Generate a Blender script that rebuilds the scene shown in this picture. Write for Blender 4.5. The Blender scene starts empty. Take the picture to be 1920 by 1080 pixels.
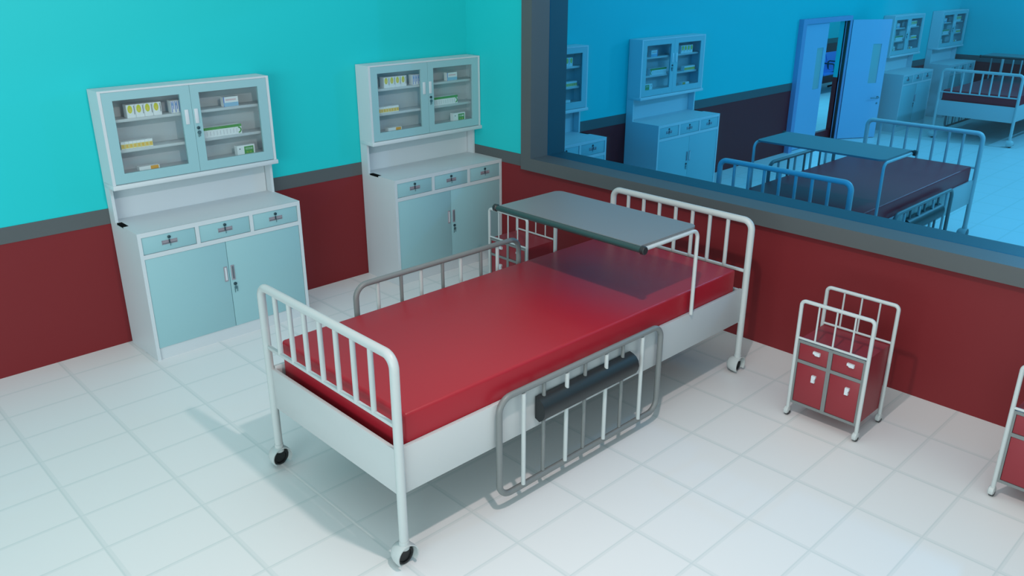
import bpy, bmesh, math
from math import pi, cos, sin, radians
from mathutils import Vector, Matrix

scene = bpy.context.scene
col = scene.collection

# ------------------------------------------------------------------ materials
def lin(c):
    return tuple((v/255/12.92) if v/255 <= 0.04045 else ((v/255+0.055)/1.055)**2.4 for v in c)

def mat(name, rgb, rough=0.5, metal=0.0, spec=0.5, noise=0.0, coat=0.0):
    m = bpy.data.materials.new(name); m.use_nodes = True
    nt = m.node_tree; b = nt.nodes['Principled BSDF']
    b.inputs['Roughness'].default_value = rough
    b.inputs['Metallic'].default_value = metal
    b.inputs['Specular IOR Level'].default_value = spec
    b.inputs['Coat Weight'].default_value = coat
    c = lin(rgb)
    # faint procedural unevenness of the surface colour
    tc = nt.nodes.new('ShaderNodeTexCoord'); n = nt.nodes.new('ShaderNodeTexNoise')
    n.inputs['Scale'].default_value = 3.0; n.inputs['Detail'].default_value = 2.0
    mx = nt.nodes.new('ShaderNodeMix'); mx.data_type = 'RGBA'
    k = noise if noise else 0.02
    mx.inputs['A'].default_value = tuple(v*(1-k) for v in c)+(1,)
    mx.inputs['B'].default_value = tuple(min(1, v*(1+k)) for v in c)+(1,)
    nt.links.new(tc.outputs['Object'], n.inputs['Vector'])
    nt.links.new(n.outputs['Fac'], mx.inputs['Factor'])
    nt.links.new(mx.outputs['Result'], b.inputs['Base Color'])
    return m

M = {
    'white':   mat('white_enamel', (186, 192, 192), 0.38),
    'panel':   mat('white_panel', (186, 190, 191), 0.45),
    'grey':    mat('grey_enamel', (118, 122, 122), 0.42),
    'red':     mat('red_vinyl', (158, 22, 38), 0.40, spec=0.45),
    'cartred': mat('cart_red_panel', (136, 38, 48), 0.42, spec=0.5),
    'black':   mat('black_rubber', (28, 32, 34), 0.45),
    'wheel':   mat('wheel_rubber', (18, 20, 22), 0.4),
    'boxblk':  mat('charcoal_plastic', (34, 39, 41), 0.42),
    'rod':     mat('dark_green_rod', (32, 62, 62), 0.4),
    'tray':    mat('tray_laminate', (118, 122, 124), 0.35, spec=0.5),
    'slab':    mat('dark_bed_base', (12, 14, 15), 0.7),
    'carcass': mat('cabinet_white', (200, 208, 212), 0.45),
    'mint':    mat('cabinet_mint', (146, 188, 194), 0.42),
    'slot':    mat('slot_shade', (3, 4, 4), 0.9, spec=0.1),
    'plate':   mat('pale_handle_plate', (204, 210, 215), 0.4),
    'steel':   mat('brushed_steel', (168, 160, 170), 0.35, metal=0.35),
    'lock':    mat('dark_lock', (44, 72, 80), 0.35, metal=0.3),
    'key':     mat('key_steel', (96, 132, 140), 0.3, metal=0.6),
    'door':    mat('door_blue', (152, 184, 214), 0.45),
    'doorfr':  mat('door_frame', (134, 152, 192), 0.45),
    'casing':  mat('grey_casing', (82, 87, 89), 0.5),
    'pwhite':  mat('carton_white', (235, 240, 242), 0.5),
    'pyellow': mat('carton_yellow', (214, 212, 70), 0.5),
    'porange': mat('carton_orange', (232, 170, 70), 0.5),
    'pgold':   mat('carton_gold', (232, 206, 110), 0.5),
    'pgreen':  mat('carton_green', (84, 158, 84), 0.5),
    'pblue':   mat('carton_blue', (150, 196, 224), 0.5),
    'pstripe': mat('carton_blue_stripe', (110, 140, 214), 0.5),
    'ppink':   mat('carton_pink', (226, 196, 200), 0.5),
    'pfaint':  mat('carton_faint', (206, 210, 216), 0.5),
    'pgrey':   mat('carton_grey', (96, 104, 112), 0.5),
    'seat':    mat('seat_blue', (70, 110, 200), 0.35),
}

def wall_mat():
    m = bpy.data.materials.new('wall_paint'); m.use_nodes = True
    nt = m.node_tree; b = nt.nodes['Principled BSDF']; L = nt.links.new
    b.inputs['Roughness'].default_value = 0.5
    b.inputs['Specular IOR Level'].default_value = 0.3
    tc = nt.nodes.new('ShaderNodeTexCoord'); sp = nt.nodes.new('ShaderNodeSeparateXYZ')
    L(tc.outputs['Object'], sp.inputs[0])
    gt = nt.nodes.new('ShaderNodeMath'); gt.operation = 'GREATER_THAN'; gt.inputs[1].default_value = 0.95
    L(sp.outputs['Z'], gt.inputs[0])
    mx = nt.nodes.new('ShaderNodeMix'); mx.data_type = 'RGBA'
    mx.inputs['A'].default_value = lin((120, 33, 38))+(1,)
    mx.inputs['B'].default_value = lin((27, 194, 198))+(1,)
    L(gt.outputs[0], mx.inputs['Factor']); L(mx.outputs['Result'], b.inputs['Base Color'])
    return m
M['wall'] = wall_mat()

def floor_mat():
    m = bpy.data.materials.new('floor_tiles'); m.use_nodes = True
    nt = m.node_tree; b = nt.nodes['Principled BSDF']; L = nt.links.new
    N = nt.nodes.new
    tc = N('ShaderNodeTexCoord'); sp = N('ShaderNodeSeparateXYZ'); L(tc.outputs['Object'], sp.inputs[0])
    def math_(op, a, bb=None, c=None):
        n = N('ShaderNodeMath'); n.operation = op
        for i, v in enumerate((a, bb, c)):
            if v is None: continue
            if isinstance(v, (int, float)): n.inputs[i].default_value = v
            else: L(v, n.inputs[i])
        return n.outputs[0]
    def line(coord, off, pitch, w):
        # distance to nearest grid line in metres
        a = math_('SUBTRACT', coord, off); a = math_('DIVIDE', a, pitch)
        f = math_('FRACT', math_('ADD', a, 1000.5)); f = math_('SUBTRACT', f, 0.5)
        s = math_('MULTIPLY', f, pitch)                     # signed distance
        d = math_('ABSOLUTE', s)
        r = N('ShaderNodeMapRange'); r.interpolation_type = 'SMOOTHSTEP'
        r.inputs['From Min'].default_value = w*0.72; r.inputs['From Max'].default_value = w
        r.inputs['To Min'].default_value = 1; r.inputs['To Max'].default_value = 0
        L(d, r.inputs['Value'])
        # dark hairline along one edge of the joint
        e = math_('ABSOLUTE', math_('ADD', s, w*0.55))
        r2 = N('ShaderNodeMapRange'); r2.interpolation_type = 'SMOOTHSTEP'
        r2.inputs['From Min'].default_value = 0.0; r2.inputs['From Max'].default_value = w*0.55
        r2.inputs['To Min'].default_value = 1; r2.inputs['To Max'].default_value = 0
        L(e, r2.inputs['Value'])
        return math_('ADD', math_('MULTIPLY', r.outputs[0], 0.45), math_('MULTIPLY', r2.outputs[0], 0.55))
    lx = line(sp.outputs['X'], 3.562, 0.329, 0.011)
    ly = line(sp.outputs['Y'], -0.912, 0.4747, 0.015)
    g = math_('MAXIMUM', lx, ly)
    mx = N('ShaderNodeMix'); mx.data_type = 'RGBA'
    mx.inputs['A'].default_value = lin((226, 227, 227))+(1,)
    mx.inputs['B'].default_value = lin((206, 213, 213))+(1,)
    L(g, mx.inputs['Factor']); L(mx.outputs['Result'], b.inputs['Base Color'])
    b.inputs['Roughness'].default_value = 0.42
    b.inputs['Specular IOR Level'].default_value = 0.35
    return m
M['floor'] = floor_mat()

def glass_mat(name, tint, gloss=0.04, body=None, bodyf=0.0):
    m = bpy.data.materials.new(name); m.use_nodes = True
    nt = m.node_tree; nt.nodes.clear(); N = nt.nodes.new; L = nt.links.new
    o = N('ShaderNodeOutputMaterial'); t = N('ShaderNodeBsdfTransparent'); g = N('ShaderNodeBsdfGlossy')
    t.inputs['Color'].default_value = tuple(tint)+(1,)
    g.inputs['Roughness'].default_value = 0.05
    mx = N('ShaderNodeMixShader'); mx.inputs[0].default_value = gloss
    L(t.outputs[0], mx.inputs[1]); L(g.outputs[0], mx.inputs[2])
    if body:
        d = N('ShaderNodeBsdfDiffuse'); d.inputs['Color'].default_value = lin(body)+(1,)
        m2 = N('ShaderNodeMixShader'); m2.inputs[0].default_value = bodyf
        L(mx.outputs[0], m2.inputs[1]); L(d.outputs[0], m2.inputs[2]); L(m2.outputs[0], o.inputs[0])
    else:
        L(mx.outputs[0], o.inputs[0])
    return m
# the pane is one sheet of blue tinted glass
M['blueglass'] = glass_mat('blue_tinted_glass', (0.352, 0.790, 1.0), 0.012)   # tint per face; a ray crosses two
M['glass'] = glass_mat('clear_glass', (0.92, 0.95, 0.95), 0.04)
M['doorglass'] = glass_mat('frosted_door_glass', (0.75, 0.85, 0.85), 0.04, (170, 200, 200), 0.75)

# ------------------------------------------------------------------ mesh builder
class MB:
    def __init__(self):
        self.bm = bmesh.new(); self.mats = []
    def _mi(self, m):
        if m is None: return 0
        if m not in self.mats: self.mats.append(m)
        return self.mats.index(m)
    def box(self, x0, x1, y0, y1, z0, z1, m=None, bev=0.0, seg=2):
        b = bmesh.new()
        bmesh.ops.create_cube(b, size=1)
        for v in b.verts:
            v.co = Vector(((x0+x1)/2+v.co.x*(x1-x0), (y0+y1)/2+v.co.y*(y1-y0), (z0+z1)/2+v.co.z*(z1-z0)))
        if bev:
            bmesh.ops.bevel(b, geom=b.edges[:], offset=bev, segments=seg, affect='EDGES', profile=0.5)
        self._add(b, m); return self
    def _add(self, b, m, smooth=False):
        mi = self._mi(m)
        vm = {v: self.bm.verts.new(v.co) for v in b.verts}
        for f in b.faces:
            try:
                nf = self.bm.faces.new([vm[v] for v in f.verts]); nf.material_index = mi; nf.smooth = smooth or f.smooth
            except ValueError: pass
        b.free()
    def tube(self, pts, r, m=None, fillet=0.0, seg=14, cap=True):
        P = [Vector(p) for p in pts]
        if fillet:
            Q = [P[0]]
            for i in range(1, len(P)-1):
                a = (P[i-1]-P[i]).normalized(); c = (P[i+1]-P[i]).normalized()
                ang = a.angle(c); t = fillet/math.tan(ang/2)
                p0 = P[i]+a*t; p1 = P[i]+c*t
                ctr = P[i]+(a+c).normalized()*(fillet/sin(ang/2))
                n = 8
                v0 = p0-ctr; v1 = p1-ctr; w = v0.angle(v1)
                for k in range(n+1):
                    s = k/n
                    Q.append(ctr+(v0*sin((1-s)*w)+v1*sin(s*w))/sin(w))
            Q.append(P[-1]); P = Q
        closed = (P[0]-P[-1]).length < 1e-6
        if closed: P = P[:-1]
        n = len(P); rings = []; up = None
        mi = self._mi(m)
        for i in range(n):
            if closed: t = (P[(i+1) % n]-P[i-1]).normalized()
            else: t = (P[min(i+1, n-1)]-P[max(i-1, 0)]).normalized()
            if up is None:
                up = Vector((0, 0, 1)) if abs(t.z) < 0.9 else Vector((1, 0, 0))
            up = (up-t*up.dot(t)).normalized(); s = t.cross(up)
            rings.append([self.bm.verts.new(P[i]+(up*cos(2*pi*k/seg)+s*sin(2*pi*k/seg))*r) for k in range(seg)])
        for i in range(n if closed else n-1):
            A = rings[i]; B = rings[(i+1) % n]
            for k in range(seg):
                f = self.bm.faces.new((A[k], A[(k+1) % seg], B[(k+1) % seg], B[k])); f.smooth = True; f.material_index = mi
        if cap and not closed:
            for R in (rings[0], rings[-1]):
                try:
                    f = self.bm.faces.new(R); f.material_index = mi
                except ValueError: pass
        return self
    def lathe(self, prof, origin, axis='X', m=None, seg=28, a0=0.0, a1=2*pi):
        """prof: list of (along axis, radius)"""
        mi = self._mi(m); full = abs(a1-a0-2*pi) < 1e-6
        o = Vector(origin); rings = []
        n = seg if full else seg+1
        for h, r in prof:
            ring = []
            for k in range(n):
                a = a0+(a1-a0)*k/seg
                c, s = cos(a)*r, sin(a)*r
                v = {'X': (h, c, s), 'Y': (c, h, s), 'Z': (c, s, h)}[axis]
                ring.append(self.bm.verts.new(o+Vector(v)))
            rings.append(ring)
        for i in range(len(rings)-1):
            A, B = rings[i], rings[i+1]
            for k in range(seg):
                k2 = (k+1) % n
                if not full and k+1 >= n: continue
                f = self.bm.faces.new((A[k], A[k2], B[k2], B[k])); f.smooth = True; f.material_index = mi
        return self
    def prism(self, poly, axis, a, b, m=None, smooth=False):
        """poly in the plane across axis; extruded a..b"""
        mi = self._mi(m)
        def P(u, v, h): return {'X': (h, u, v), 'Y': (u, h, v), 'Z': (u, v, h)}[axis]
        A = [self.bm.verts.new(P(u, v, a)) for u, v in poly]; B = [self.bm.verts.new(P(u, v, b)) for u, v in poly]
        n = len(poly)
        for k in range(n):
            f = self.bm.faces.new((A[k], A[(k+1) % n], B[(k+1) % n], B[k])); f.material_index = mi; f.smooth = smooth
        for R in (A, B):
            f = self.bm.faces.new(R); f.material_index = mi
        return self
    def build(self, name, m=None, parent=None, sharp=35):
        bm = self.bm
        bmesh.ops.remove_doubles(bm, verts=bm.verts[:], dist=1e-6)
        bmesh.ops.recalc_face_normals(bm, faces=bm.faces[:])
        me = bpy.data.meshes.new(name); bm.to_mesh(me); bm.free()
        if m is not None and not self.mats: me.materials.append(m)
        for q in self.mats: me.materials.append(q)
        me.set_sharp_from_angle(angle=radians(sharp))
        o = bpy.data.objects.new(name, me); col.objects.link(o)
        if parent: o.parent = parent
        return o

def tag(o, label=None, cat=None, group=None, kind=None):
    if label: o['label'] = label
    if cat: o['category'] = cat
    if group: o['group'] = group
    if kind: o['kind'] = kind
    return o

def empty(name, loc=(0, 0, 0), parent=None):
    o = bpy.data.objects.new(name, None); col.objects.link(o); o.location = loc
    o.empty_display_size = 0.1
    if parent: o.parent = parent
    return o

def copy_tree(o, parent=None):
    c = o.copy(); col.objects.link(c)
    if parent is not None: c.parent = parent
    for ch in list(o.children): copy_tree(ch, c)
    return c

def struct(o): o['kind'] = 'structure'; return o

# ------------------------------------------------------------------ the setting
H = 3.0
YF = 12.06            # far wall of the second room
WT = 0.09            # thickness of the left wall
DY0, DY1, DZ = 6.17, 7.50, 1.785      # doorway in the left wall
b = MB(); b.box(-4.2, 9.5, -8.5, 17, -0.1, 0); struct(b.build('floor', M['floor']))

b = MB()
b.box(-WT, 0, -8.5, DY0, 0, H); b.box(-WT, 0, DY1, 17, 0, H); b.box(-WT, 0, DY0, DY1, DZ, H)
b.box(-WT, -.03, DY0, DY1, 0, .155)   # raised threshold left in the wall
struct(b.build('wall_left', M['wall']))
# window opening
WX0, WX1, WZ0, WZ1 = 0.8855, 8.3, 0.9924, 2.75
OX0, OX1, OZ0, OZ1 = 0.767, 8.42, 0.884, 2.86
b = MB()
b.box(0, OX0+.04, 0, 0.262, 0, H); b.box(OX1-.04, 9.5, 0, 0.262, 0, H)
b.box(OX0+.04, OX1-.04, 0, 0.262, 0, OZ0+.04); b.box(OX0+.04, OX1-.04, 0, 0.262, OZ1-.04, H)
struct(b.build('wall_back', M['wall']))
b = MB(); b.box(0, 9.5, YF, YF+.25, 0, H); struct(b.build('wall_far', M['wall']))
b = MB(); b.box(-3.4, -3.2, 2.5, 17, 0, H); struct(b.build('wall_corridor', M['wall']))
# grey dado bands
Z0, Z1 = 0.8923, 0.9985
def band(n, boxes):
    b = MB()
    for bx in boxes: b.box(*bx, Z0, Z1)
    struct(b.build('trim_%d' % n, M['casing']))
band(1, [(0, .004, -8.5, 0), (0, .004, .262, DY0), (0, .004, DY1, YF)])
band(2, [(0.004, OX0, -.004, 0), (OX1, 9.5, -.004, 0)])
band(3, [(0.004, OX0, .262, .266), (OX1, 9.5, .262, .266)])
band(4, [(0.004, 9.5, YF-.004, YF)])
band(5, [(-3.2, -3.196, 2.5, 17)])
# window: deep grey casing ring with a blue tinted pane in it
w = empty('window_1', (OX0, 0, 0)); struct(w)
def shift(o, p): o.matrix_parent_inverse = Matrix.Translation(-Vector(p.location)); return o
b = MB()
b.box(OX0, WX0, -.06, .374, OZ0, OZ1); b.box(WX1, OX1, -.06, .374, OZ0, OZ1)
b.box(WX0, WX1, -.06, .374, OZ0, WZ0); b.box(WX0, WX1, -.06, .374, WZ1, OZ1)
shift(b.build('window_frame', M['casing'], w), w)
b = MB(); b.box(WX0, WX1, .151, .161, WZ0, WZ1)
shift(b.build('window_pane', M['blueglass'], w), w)

# double door in the left wall of the second room: one leaf shut, one swung open against the wall
d = empty('door_1', (0, (DY0+DY1)/2, 0)); struct(d)
b = MB()
b.box(-.02, .07, DY0-.10, DY0, 0, DZ); b.box(-.02, .012, DY1, DY1+.015, 0, DZ); b.box(.060, .07, DY1-.002, DY1+.055, 0, DZ)
b.box(-.02, .07, DY0-.10, DY1+.055, DZ, DZ+.068)
shift(b.build('door_frame', M['doorfr'], d), d)
b = MB(); b.box(.012, .060, DY1+.004, DY1+.02, 0, DZ); shift(b.build('rebate_shade', M['black'], d), d)  # black strip stands in for the shade in the gap beside the jamb
def leaf(hinge, end, side, g0f, g1f, name='door_leaf'):
    hv = Vector(hinge); e = Vector(end)-hv; L = e.length
    b = MB(); t = .045; g0, g1 = L*g0f, L*g1f
    z0, z1 = .85, 1.435
    b.box(0, g0, -t/2, t/2, .01, 1.79); b.box(g1, L, -t/2, t/2, .01, 1.79)
    b.box(g0, g1, -t/2, t/2, .01, z0); b.box(g0, g1, -t/2, t/2, z1, 1.79)
    lf = b.build(name, M['door'], d)
    b = MB(); b.box(g0, g1, -.016, .016, z0, z1); b.build('glass_strip', M['doorglass'], lf)
    b = MB()
    for sd in ((-1, 1) if side < 0 else (1,)):
        b.tube([(L*.92, t/2*sd, .63), (L*.92, (t/2+.045)*sd, .63), (L*.70, (t/2+.045)*sd, .63)], .008, fillet=.02)
        for z, r in ((.63, .02), (.54, .014)):
            b.lathe([(0, 0), (0, r), (.006*sd, r), (.006*sd, 0)], (L*.92, t/2*sd, z), 'Y')
    b.build('handle', M['key'], lf)
    lf.rotation_euler = (0, 0, math.atan2(e.y, e.x)); lf.location = hv-Vector(d.location)
leaf((.0, DY0+.004, 0), (.0, 6.93, 0), 1, .63, .88)
leaf((.055, DY1+.085, 0), (.39, 8.17, 0), -1, .60, .82)

# ------------------------------------------------------------------ bed
BW, BL, BH = 0.5605, 1.3872, 1.051
def caster(parent, x, y, face=1, R=.057, small=False):
    h = MB()
    if small:     # narrow closed hood, wheel showing only underneath
        prof = [(-.017, 0), (-.017, .020), (-.012, .026), (0, .0275), (.010, .026), (.014, .018), (.014, 0)]
        h.lathe(prof, (x, y, .029), 'X', a0=radians(-32), a1=radians(212), seg=20)
        h.tube([(x, y, .045), (x, y, .068)], R*.42)
        hd = h.build('caster_hood', M['white'], parent)
        wv = MB(); wv.lathe([(-.010, 0), (-.010, .021), (-.007, .0235), (.009, .0235), (.0125, .021), (.0125, 0)], (x, y, .0235), 'X', seg=20)
        wv.build('wheel', M['wheel'], hd); return
    # rounded hood, open towards the wheel side
    prof = [(-.064, .0), (-.062, .020), (-.054, .038), (-.038, .050), (-.016, .057), (.010, .059), (.030, .057),
            (.030, .052), (.010, .053), (-.014, .050), (-.035, .040), (-.044, .0)]
    h.lathe([(p*face, r) for p, r in prof], (x, y, R), 'X', a0=radians(-42), a1=radians(222))
    h.tube([(x, y, R+.03), (x, y, R+.075)], R*.42)
    hd = h.build('caster_hood', M['white'], parent)
    wv = MB()
    r = R*.84; wv.lathe([(-.030, 0), (-.030, r-.004), (-.026, r), (-.004, r), (.004, r-.004), (.004, r*.72), (-.002, r*.68), (-.002, 0)], (x, y, r), 'X')
    for v in wv.bm.verts: v.co.x = x+(v.co.x-x)*face
    wv.build('wheel', M['wheel'], hd)

def make_bed(box_side=1, raised=-1, face=1):
    """local: x across, y along (head at +y)"""
    r = empty('hospital_bed')
    for s, nm in ((-1, 'footboard'), (1, 'headboard')):
        y = s*BL
        b = MB()
        b.tube([(-BW, y, .085), (-BW, y, BH), (BW, y, BH), (BW, y, .085)], .0215, fillet=.058, seg=18)
        f = b.build(nm, M['white'], r)
        for k in range(7):
            x = -.4235+k*.1355
            q = MB(); q.tube([(x, y, .717), (x, y, BH)], .0128); q.build('bar', M['white'], f)
        q = MB(); q.box(-BW, BW, y-.010, y+.010, .708, .726, bev=.003); q.build('cross_rail', M['white'], f)
        q = MB(); yo = y-s*.001
        q.box(-BW, BW, min(yo, yo-s*.020), max(yo, yo-s*.020), .358, .588, bev=.002); q.build('end_panel', M['panel'], r)
    for s in (-1, 1):
        q = MB(); q.box(min(s*(BW-.028), s*(BW-.004)), max(s*(BW-.028), s*(BW-.004)), -BL+.02, BL-.02, .368, .600, bev=.002)
        q.build('side_panel', M['panel'], r)
    q = MB(); q.box(-BW+.03, BW-.03, -BL+.035, BL-.035, .46, .50); q.build('bed_base', M['slab'], r)
    q = MB(); q.box(-BW+.034, BW-.030, -BL+.062, BL-.085, .50, .742, bev=.016, seg=4)
    m = q.build('mattress', M['red'], r)
    for p in m.data.polygons: p.use_smooth = True
    m.data.set_sharp_from_angle(angle=radians(60))
    for sx in (-1, 1):
        for sy in (-1, 1): caster(r, sx*BW, sy*BL, face)
    # side rails; local y range of the rail
    y0, y1 = -.818, .452
    for s in (-1, 1):
        dz = .249 if s == raised else 0
        x = s*(BW+.024)
        zb, zt = .089+dz, .636+dz
        q = MB()
        yc = (y0+y1)/2
        q.tube([(x, yc, zb), (x, y1, zb), (x, y1, zt), (x, y0, zt), (x, y0, zb), (x, yc, zb)], .0165, fillet=.075, seg=14)
        f = q.build('side_rail', M['grey'], r)
        for k in range(7):
            y = y0+.155+k*.1555
            white = (k % 2 == 0)
            xx = x+s*.010 if white else x-s*.004
            q = MB(); q.tube([(xx, y, zb+.018 if not white else zb+.012), (xx, y, zt-.01 if not white else zt-.016)], .0115 if white else .0105)
            o = q.build('bar', M['white'] if white else M['grey'], f)
            if white: o['label'] = 'white bar'
        if s == box_side:
            # dark housing threaded by the bars: flat back, bulging front
            poly = [(0, .0), (.030, -.012), (.052, .004), (.066, .030), (.070, .058), (.064, .084), (.048, .104), (.026, .116), (0, .122)]
            q = MB(); q.prism([(x-s*.018+s*u, zb+.342+v-.002) for u, v in poly], 'Y', -.555, .195, smooth=True)
            # bars leave small tapered stubs on top
            o = q.build('rail_housing', M['boxblk'], f, sharp=28); o['label'] = 'charcoal housing strip'
    return r

def make_tray():
    r = empty('overbed_table')
    b = MB()
    # laminated top with two rounded back corners, slightly dished edge
    x0, x1, y0, y1, z0, z1, R = -.548, .556, -.265, .270, 0, .014, .05
    poly = [(x0, y0), (x1, y0)]
    for c, a0 in (((x1-R, y1-R), 0), ((x0+R, y1-R), pi/2)):
        poly += [(c[0]+R*cos(a0+k*pi/12), c[1]+R*sin(a0+k*pi/12)) for k in range(7)]
    b.prism(poly, 'Z', 1.139, 1.153)
    b.build('table_top', M['tray'], r)
    for s in (-1, 1):
        x = s*BW
        q = MB(); q.tube([(x, .264, .598), (x, .264, 1.128), (x, -.27, 1.128)], .0118, fillet=.05)
        q.build('leg', M['white'], r)
    q = MB(); q.tube([(-BW-.025, -.27, 1.132), (BW+.025, -.27, 1.132)], .018)
    rod = q.build('rod', M['rod'], r)
    for s in (-1, 1):
        xa = s*(BW+.002); xb = s*(BW+.032)
        q = MB(); q.lathe([(xa, 0), (xa, .018), (xa+s*.006, .0235), (xb-s*.004, .0235), (xb, .020), (xb, 0)], (0, -.27, 1.132), 'X')
        q.build('end_cap', M['black'], rod)
    return r

bed = make_bed()
BCX = (2.1868+3.3083)/2
BCY = (-3.2897-.5154)/2
bed.location = (BCX, BCY, 0)
tag(bed, 'white hospital bed with red mattress in the front room, nearest and largest of the beds', 'bed', 'hospital beds')
tray = make_tray(); tray.location = (BCX, -1.385, 0)
tag(tray, 'grey overbed table spanning the red mattress of the large front bed', 'table', 'overbed tables')
# second room: the mirrored bed
MY = 0.1335
bed2 = copy_tree(bed); bed2.scale = (1, -1, 1); bed2.location = (BCX-.005, 2*MY-BCY+.09, 0)
for ch in bed2.children:
    if ch.name.startswith('side_rail'): ch.location.y += .075
tag(bed2, 'hospital bed with red mattress just behind the window glass, table over its near end', 'bed', 'hospital beds')
tray2 = copy_tree(tray); tray2.scale = (1, -1, 1); tray2.location = (BCX+.01, 2*MY+1.385-.025, 0)
tag(tray2, 'overbed table over the bed just behind the window glass', 'table', 'overbed tables')
# far bed, flipped left to right
bed3 = copy_tree(bed); bed3.scale = (-1, 1, 1); bed3.location = (1.587, 8.84+BL, 0)
tag(bed3, 'far hospital bed seen end-on near the back corner beyond the glass', 'bed', 'hospital beds')
tray3 = copy_tree(tray); tray3.scale = (-1, 1, 1); tray3.location = (1.587, 8.84+BL+.5176, 0)
tag(tray3, 'overbed table over the farthest bed by the back wall beyond the glass', 'table', 'overbed tables')

# ------------------------------------------------------------------ bedside cart
def make_cart():
    r = empty('bedside_cart'); X, Y, HT = .2135, .155, .748
    b = MB(); b.box(-X+.012, X-.012, -Y+.006, Y-.004, .09, .505); b.build('body', M['cartred'], r)
    # grey face frame
    f = MB(); y = -Y-.004; y1 = -Y+.008
    for x0, x1 in ((-X+.006, -X+.022), (-.013, .011), (X-.022, X-.006)): f.box(x0, x1, y, y1, .09, .505)
    for z0, z1 in ((.488, .505), (.362, .382), (.09, .106)):
        f.box(-X+.006, X-.006, y+.0005, y1, z0, z1)
    f.build('face_frame', M['grey'], r)
    for x0, x1 in ((-X+.024, -.015), (.013, X-.024)):
        q = MB(); q.box(x0, x1, -Y-.001, -Y+.007, .384, .486, bev=.001); dr = q.build('drawer', M['cartred'], r)
        xc = (x0+x1)/2
        q = MB()
        q.prism([(xc-.018+.02, .464), (xc+.028+.02-.005, .462), (xc+.028+.02-.005, .442), (xc-.018+.02+.014, .442), (xc-.018+.02+.008, .449), (xc-.018+.02, .449)], 'Y', -Y-.016, -Y-.001)
        q.build('handle', M['plate'], dr)
        q = MB(); q.box(x0, x1, -Y-.001, -Y+.007, .108, .360, bev=.001); dr = q.build('door', M['cartred'], r)
        q = MB(); hx = xc+.024
        q.prism([(hx-.011, .312), (hx+.013, .312), (hx+.013, .296), (hx+.008, .290), (hx+.010, .268), (hx-.011, .268)], 'Y', -Y-.016, -Y-.001)
        q.build('handle', M['plate'], dr)
    for s in (-1, 1):
        q = MB(); q.tube([(-X, s*Y, .048), (-X, s*Y, HT), (X, s*Y, HT), (X, s*Y, .048)], .0112, fillet=.026)
        e = q.build('end_frame', M['white'], r)
        for k in range(3):
            x = -.105+k*.107
            q = MB(); q.tube([(x, s*Y, .516), (x, s*Y, HT)], .0055); q.build('bar', M['white'], e)
        q = MB(); q.tube([(-X, s*Y, .516), (X, s*Y, .516)], .0072); q.build('cross_rail', M['white'], e)
        for sx in (-1, 1): caster(r, sx*X, s*Y, 1, .027, True)
    return r
carts = []
cart = make_cart()
CL = ['red bedside cart standing clear of the bed under the window',
      'red bedside cart cut off by the picture edge, only its post and left side showing',
      'red bedside cart half hidden behind the big bed, beside the mint cabinet']
for i, (x, y) in enumerate(((4.046, -.632), (5.198, -.632), (1.366, -.632))):
    c = cart if i == 0 else copy_tree(cart)
    c.location = (x, y, 0); tag(c, CL[i], 'cart', 'bedside carts under the window wall')

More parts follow.
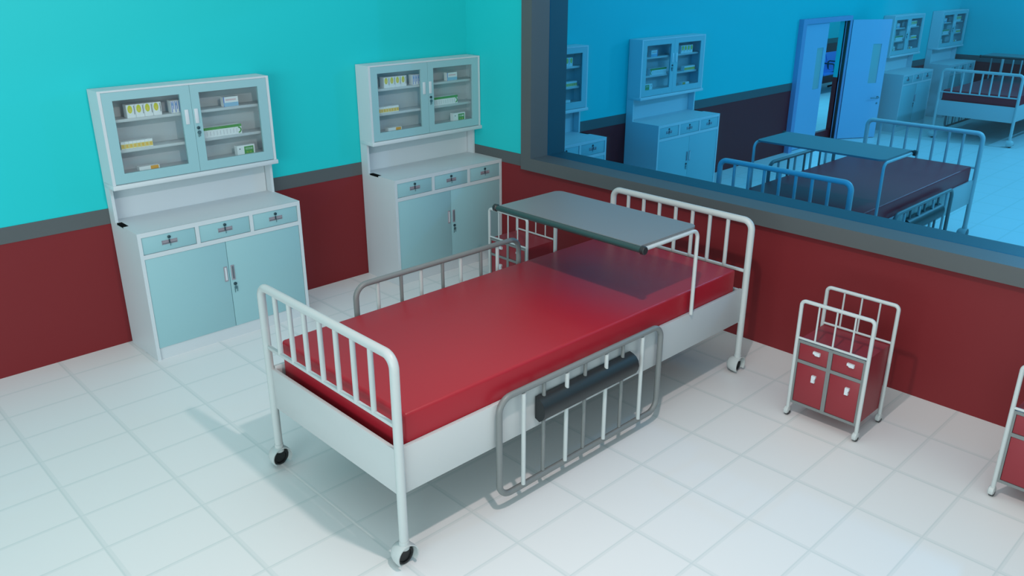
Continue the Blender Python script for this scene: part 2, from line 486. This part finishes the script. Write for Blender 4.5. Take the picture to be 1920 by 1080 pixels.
# ------------------------------------------------------------------ medicine cabinet
CW, CD, CU, CN, CH = 1.1942, .4593, .1774, .0927, .9167
def make_cabinet():
    """local: back on x=0, u along +y from 0 to CW, front faces +x"""
    r = empty('medicine_cabinet')
    b = MB(); t = .020
    # sides: lower
    b.box(0, CD, 0, .024, 0, .800); b.box(0, CD, CW-.024, CW, 0, CH)
    # left side upper strip leaves the dark slot open at counter level
    b.box(0, .106, 0, .024, .800, CH); b.box(.233, CD, 0, .024, .800, CH); b.box(.106, .233, 0, .024, .800, .905)
    b.box(0, CD-.004, .024, CW-.024, .885, CH)                       # counter
    b.box(CD-.006, CD, .024, CW-.024, .885, CH)
    b.box(0, .012, .024, CW-.024, 0, 1.16)                         # back
    b.box(.012, CD-.012, .024, CW-.024, 0, .085)                   # plinth
    b.box(.012, CD-.02, .024, CW-.024, .085, .100)
    b.box(.012, CD, .024, CW-.024, .735, .765)                       # rail under the drawers
    for u in (.388, .787): b.box(.012, CD, u, u+.026, .765, .885)
    # niche cheeks
    b.box(0, CN, 0, t, CH, 1.157); b.box(0, CN, CW-t, CW, CH, 1.157)
    # upper shell
    b.box(0, CU, 0, t, 1.157, 1.8); b.box(0, CU, CW-t, CW, 1.157, 1.8)
    b.box(0, CU, t, CW-t, 1.788, 1.8); b.box(0, .012, t, CW-t, 1.157, 1.788)
    b.box(.012, CU-.02, t, CW-t, 1.160, 1.246)
    b.build('carcass', M['carcass'], r)
    q = MB(); q.box(.02, CU+.017, -.006, CW+.006, 1.155, 1.186, bev=.005); q.build('ledge', M['carcass'], r)
    q = MB(); q.box(.108, .231, .004, .036, .906, .9172); q.build('slot', M['slot'], r)  # black block paints the shade inside the open slot
    for z in (1.605, 1.405):
        q = MB(); q.box(.012, CU-.035, t, CW-t, z-.019, z, bev=.002); q.build('shelf', M['carcass'], r)
    # drawers
    for u0, u1 in ((.026, .386), (.416, .785), (.815, 1.168)):
        q = MB(); q.box(CD-.03, CD-.005, u0, u1, .767, .883, bev=.002); dr = q.build('drawer', M['mint'], r)
        uc = (u0+u1)/2; x = CD-.005
        q = MB()
        q.box(x-.001, x+.004, uc-.052, uc+.052, .810, .813, M['steel']); q.box(x-.001, x+.004, uc-.052, uc+.052, .835, .838, M['steel'])
        q.box(x-.001, x+.004, uc-.052, uc-.049, .810, .838, M['steel']); q.box(x-.001, x+.004, uc+.049, uc+.052, .810, .838, M['steel'])
        q.box(x-.001, x+.001, uc-.049, uc+.049, .813, .835, M['steel'])
        q.box(x, x+.0015, uc-.049, uc+.049, .813, .818, M['pgrey'])
        q.build('handle', None, dr)
        q = MB(); q.lathe([(0, 0), (0, .011), (.007, .011), (.009, .008), (.009, 0)], (x-.001, uc, .857), 'X', M['lock'], seg=16)
        q.build('lock', None, dr)
        q = MB(); q.box(x+.005, x+.008, uc-.006, uc+.002, .818, .843, M['lock'], bev=.001); q.box(x+.005, x+.007, uc+.001, uc+.004, .795, .822, M['key'])
        q.build('key', M['lock'], dr)
    # lower doors
    for u0, u1, s in ((.026, .5875, -1), (.5905, 1.168, 1)):
        q = MB(); q.box(CD-.024, CD-.003, u0, u1, .088, .733, bev=.002); dr = q.build('door', M['mint'], r)
        x = CD-.003; uc = .5885+s*.0265
        q = MB(); q.box(x-.001, x+.005, uc-.0125, uc+.0125, .442, .554, M['steel'], bev=.002)
        q.box(x+.004, x+.0056, uc-.006, uc+.007, .452, .546, M['plate'] if s < 0 else M['pgrey']); q.build('handle', None, dr)
        if s > 0:
            q = MB(); q.lathe([(0, 0), (0, .012), (.008, .012), (.010, .009), (.010, 0)], (x-.001, .621, .411), 'X', M['lock'], seg=16); q.build('lock', None, dr)
            q = MB(); q.lathe([(0, 0), (0, .012), (.003, .012), (.003, 0)], (x+.004, .623, .383), 'X', seg=14)
            q.box(x+.004, x+.006, .612, .616, .345, .380); q.box(x+.004, x+.006, .630, .634, .350, .380); q.build('key', M['key'], dr)
    # glazed doors
    for u0, u1, g0, g1, s in ((.021, .6005, .0865, .5275, -1), (.6025, 1.173, .6625, 1.103, 1)):
        q = MB(); x0, x1 = CU-.02, CU-.001
        q.box(x0, x1, u0, g0, 1.190, 1.787); q.box(x0, x1, g1, u1, 1.190, 1.787)
        q.box(x0, x1, g0, g1, 1.190, 1.256); q.box(x0, x1, g0, g1, 1.733, 1.787)
        dr = q.build('glazed_door', M['mint'], r)
        q = MB(); q.box(x0+.004, x0+.008, g0, g1, 1.256, 1.733); q.build('pane', M['glass'], dr)
        uc = (.559 if s < 0 else .6265)
        q = MB(); q.box(x1-.001, x1+.006, uc-.013, uc+.013, 1.526, 1.626, bev=.002); q.build('handle', M['plate'], dr)
        if s > 0:
            q = MB(); q.lathe([(0, 0), (0, .011), (.008, .011), (.010, .008), (.010, 0)], (x1-.001, .628, 1.494), 'X', seg=16); q.build('lock', M['lock'], dr)
            q = MB(); q.lathe([(0, 0), (0, .013), (.004, .013), (.004, 0)], (x1+.002, .630, 1.462), 'X', seg=16)
            q.box(x1+.002, x1+.005, .622, .626, 1.43, 1.46); q.box(x1+.002, x1+.005, .633, .636, 1.433, 1.46); q.build('key', M['key'], dr)
    return r
cab = make_cabinet()

# the medicine cartons standing in one cabinet: prototype meshes, front face at local x=0
def carton(w, h, dpt, marks):
    b = MB(); b.box(-dpt, 0, 0, w, 0, h, M['pwhite'])
    for (u0, u1, z0, z1, m) in marks: b.box(-.0005, .0012, u0*w, u1*w, z0*h, z1*h, M[m])
    return b
def ring_mark(b, uc, zc, r, w, m, a0, a1):
    n = 10; poly = [(uc+(r+w)*cos(a0+(a1-a0)*k/n), zc+(r+w)*sin(a0+(a1-a0)*k/n)) for k in range(n+1)]
    poly += [(uc+r*cos(a1-(a1-a0)*k/n), zc+r*sin(a1-(a1-a0)*k/n)) for k in range(n+1)]
    b.prism(poly, 'X', -.0005, .0015, M[m]); return b
def oval(b, uc, zc, a, c, m, x=.0015):
    b.prism([(uc+a*cos(k*pi/8), zc+c*sin(k*pi/8)) for k in range(16)], 'X', -.0005, x, M[m]); return b
def to_obj(b, name): return b.build(name)
protos = []   # (object builder result, list of (u, z), name, group phrase, label phrase)
y_ = carton(.056, .086, .06, [(.86, .92, .25, .9, 'pgrey')]); oval(y_, .022, .056, .015, .026, 'pyellow'); oval(y_, .022, .05, .006, .012, 'pgold', .002)
s_ = carton(.024, .083, .06, [(.1, .3, .05, .95, 'pstripe'), (.55, .75, .3, .95, 'pstripe'), (.3, .55, .6, .8, 'pblue')])
o_ = carton(.0255, .050, .05, [(0.04, .96, .10, .66, 'pgold'), (.3, .7, .25, .55, 'porange')])
f_ = carton(.137, .028, .05, [(.56, .95, .12, .95, 'porange')])
b_ = carton(.112, .068, .045, [(0, 1, .02, .42, 'pblue'), (.15, .85, .62, .78, 'ppink'), (0, .06, 0, 1, 'pstripe')])
g_ = carton(.0245, .070, .05, [(0, 1, .74, 1, 'pgreen'), (.40, .60, .15, .6, 'pfaint')])
e_ = carton(.0245, .070, .05, [(0, 1, .74, 1, 'pgreen')]); ring_mark(e_, .000, .028, .014, .009, 'pgreen', -pi/2, pi/2)
l_ = carton(.138, .069, .045, [(.40, .92, .08, .86, 'pgreen'), (.46, .86, .5, .72, 'pwhite'), (.5, .62, .16, .32, 'pyellow'), (.68, .8, .16, .32, 'pyellow'), (.12, .18, .6, .72, 'pgrey')])
protos = [
 (to_obj(y_, 'medicine_carton'), [(.182+.0578*k, 1.605) for k in range(4)], 'white carton with yellow oval, row of four', 'yellow-marked cartons'),
 (to_obj(s_, 'medicine_carton'), [(.479+.0255*k, 1.605) for k in range(3)], 'slim blue-striped carton on the top shelf', 'slim blue-striped cartons'),
 (to_obj(o_, 'medicine_carton'), [(.109+.0264*k, 1.405) for k in range(8)], 'small gold and white carton on the middle shelf', 'small gold cartons'),
 (to_obj(f_, 'medicine_carton'), [(.203, 1.246)], 'flat white and orange carton on the bottom shelf', None),
 (to_obj(b_, 'medicine_carton'), [(.855, 1.605)], 'white and light blue carton on the top shelf', None),
 (to_obj(g_, 'medicine_carton'), [(.668+.0250*k, 1.405) for k in range(11)], 'green-topped white carton in the middle shelf row', 'green-topped cartons'),
 (to_obj(e_, 'medicine_carton'), [(.943, 1.405)], 'green-topped carton with green ring ending the row', None),
 (to_obj(l_, 'medicine_carton'), [(.915, 1.246)], 'white carton with green label on bottom shelf', None),
]
cabs = [  # y of the low end, mirrored?, phrase for the cabinet, its label
 (-3.2644, 1, 'in the leftmost cabinet', 'mint and white medicine cabinet nearest the foot of the big bed, leftmost of all'),
 (-1.1989, 1, 'in the front corner cabinet', 'mint and white medicine cabinet in the corner beside the window wall'),
 (.272, -1, 'in the jamb-hidden cabinet beyond glass', 'medicine cabinet beyond the glass half hidden behind the dark window jamb'),
 (2.345, -1, 'in the cabinet left of the door', 'medicine cabinet beyond the glass standing alone left of the double door'),
 (8.80, -1, 'in the cabinet behind the open door', 'medicine cabinet beyond the glass partly hidden by the open door leaf'),
 (10.80, -1, 'in the far corner cabinet', 'farthest medicine cabinet, in the back corner behind the distant bed'),
]
first = {}
for ci, (y0, mir, ph, lab) in enumerate(cabs):
    c = cab if ci == 0 else copy_tree(cab)
    c.location = (0.005, y0 if mir == 1 else y0+CW, 0); c.scale = (1, mir, 1)
    tag(c, lab, 'cabinet', 'medicine cabinets along the left wall')
    for pi_, (po, spots, what, grp) in enumerate(protos):
        for k, (u, z) in enumerate(spots):
            o = po if pi_ not in first else po.copy()
            if pi_ in first: col.objects.link(o)
            first[pi_] = True
            yy = y0+u if mir == 1 else y0+CW-u
            o.location = (.135, yy, z+.0003); o.scale = (1, mir, 1)
            tag(o, what+', '+ph, 'carton')
            if grp: o['group'] = grp+' '+ph

# ------------------------------------------------------------------ waiting bench in the corridor
def make_bench():
    r = empty('waiting_bench', (-2.55, 12.3, 0))
    b = MB(); b.box(-.03, .03, -1.1, 1.1, .33, .38); b.build('beam', M['black'], r)
    for y in (-.8, .8):
        q = MB(); q.tube([(-.28, y, .02), (0, y, .12), (.28, y, .02)], .022, fillet=.05); q.tube([(0, y, .1), (0, y, .36)], .02); q.build('leg', M['black'], r)
    for k in range(4):
        yc = -.81+k*.54
        q = MB()
        prof = [(.25, .425), (.20, .44), (-.15, .41), (-.20, .43), (-.30, .74), (-.315, .765)]
        n = len(prof); y0, y1 = yc-.25, yc+.25
        low = [(x-.012, z-.025) for x, z in prof][::-1]
        q.prism(prof+low, 'Y', y0, y1)
        s = q.build('seat', M['seat'], r); s['label'] = 'blue seat shell'
    for k in range(5):
        y = -1.08+k*.54
        q = MB(); q.tube([(-.2, y, .40), (-.22, y, .60), (.18, y, .60), (.2, y, .44), (.0, y, .40)], .014, fillet=.04); q.build('armrest', M['black'], r)
    return r
bench = make_bench(); tag(bench, 'blue-seated waiting bench with black armrests, seen through the open double door', 'bench')

# ------------------------------------------------------------------ lights
def point(name, loc, e, colr, rad):
    l = bpy.data.lights.new(name, 'POINT'); l.energy = e; l.color = colr; l.shadow_soft_size = rad
    o = bpy.data.objects.new(name, l); col.objects.link(o); o.location = loc; return o
point('room_light', (4.30, -3.06, 3.37), 165, (1.0, .82, .79), .05)
point('second_room_light', (4.30, 3.33, 3.37), 118, (.8, .82, 1.0), .08)
point('second_room_light', (4.30, 9.4, 3.37), 235, (.75, .85, 1.0), .08)
point('corridor_fill', (-1.5, 10.5, 3.0), 200, (.9, .96, 1.0), .1)  # unseen light added to keep the corridor visible

al = bpy.data.lights.new('rear_fill', 'AREA'); al.shape = 'RECTANGLE'; al.size = 5.0; al.size_y = 2.2  # soft fill added behind the camera to lift the shadows
al.energy = 300; al.color = (.66, .83, .85)
ao = bpy.data.objects.new('rear_fill', al); col.objects.link(ao); ao.location = (6.4, -9.8, 2.0)
ao.rotation_euler = (Vector((2.2, -2.2, .3))-ao.location).to_track_quat('-Z', 'Y').to_euler()
a2 = bpy.data.lights.new('second_room_fill', 'AREA'); a2.shape = 'RECTANGLE'; a2.size = 2.4; a2.size_y = 1.2  # added overhead fill for soft light, not a fitting of the room
a2.energy = 12; a2.color = (.85, .88, 1)
a2o = bpy.data.objects.new('second_room_fill', a2); col.objects.link(a2o); a2o.location = (3.6, 4.6, 3.5)
wd = bpy.data.worlds.new('world'); scene.world = wd; wd.use_nodes = True
bg = wd.node_tree.nodes['Background']; bg.inputs[0].default_value = (.65, .79, .81, 1); bg.inputs[1].default_value = .98

# ------------------------------------------------------------------ camera
cd = bpy.data.cameras.new('camera'); cam = bpy.data.objects.new('camera', cd); col.objects.link(cam)
yaw, pitch, roll, f = 0.8041, -0.3733, 0.0007, 1548.3
cd.sensor_width = 36; cd.lens = f*36/1920; cd.clip_start = .05
cy, sy, cp, sp = cos(yaw), sin(yaw), cos(pitch), sin(pitch)
F = Vector((-sy*cp, cy*cp, sp)); Rv = Vector((cy, sy, 0)); U = Rv.cross(F)
R2 = cos(roll)*Rv+sin(roll)*U; U2 = -sin(roll)*Rv+cos(roll)*U
mt = Matrix((R2, U2, -F)).transposed().to_4x4(); mt.translation = Vector((5.8492, -5.0607, 2.5535))
cam.matrix_world = mt; scene.camera = cam
scene.view_settings.view_transform = 'Standard'; scene.view_settings.look = 'None'
scene.view_settings.gamma = 1; scene.view_settings.exposure = 0.0
scene.cycles.max_bounces = 8; scene.cycles.transparent_max_bounces = 12
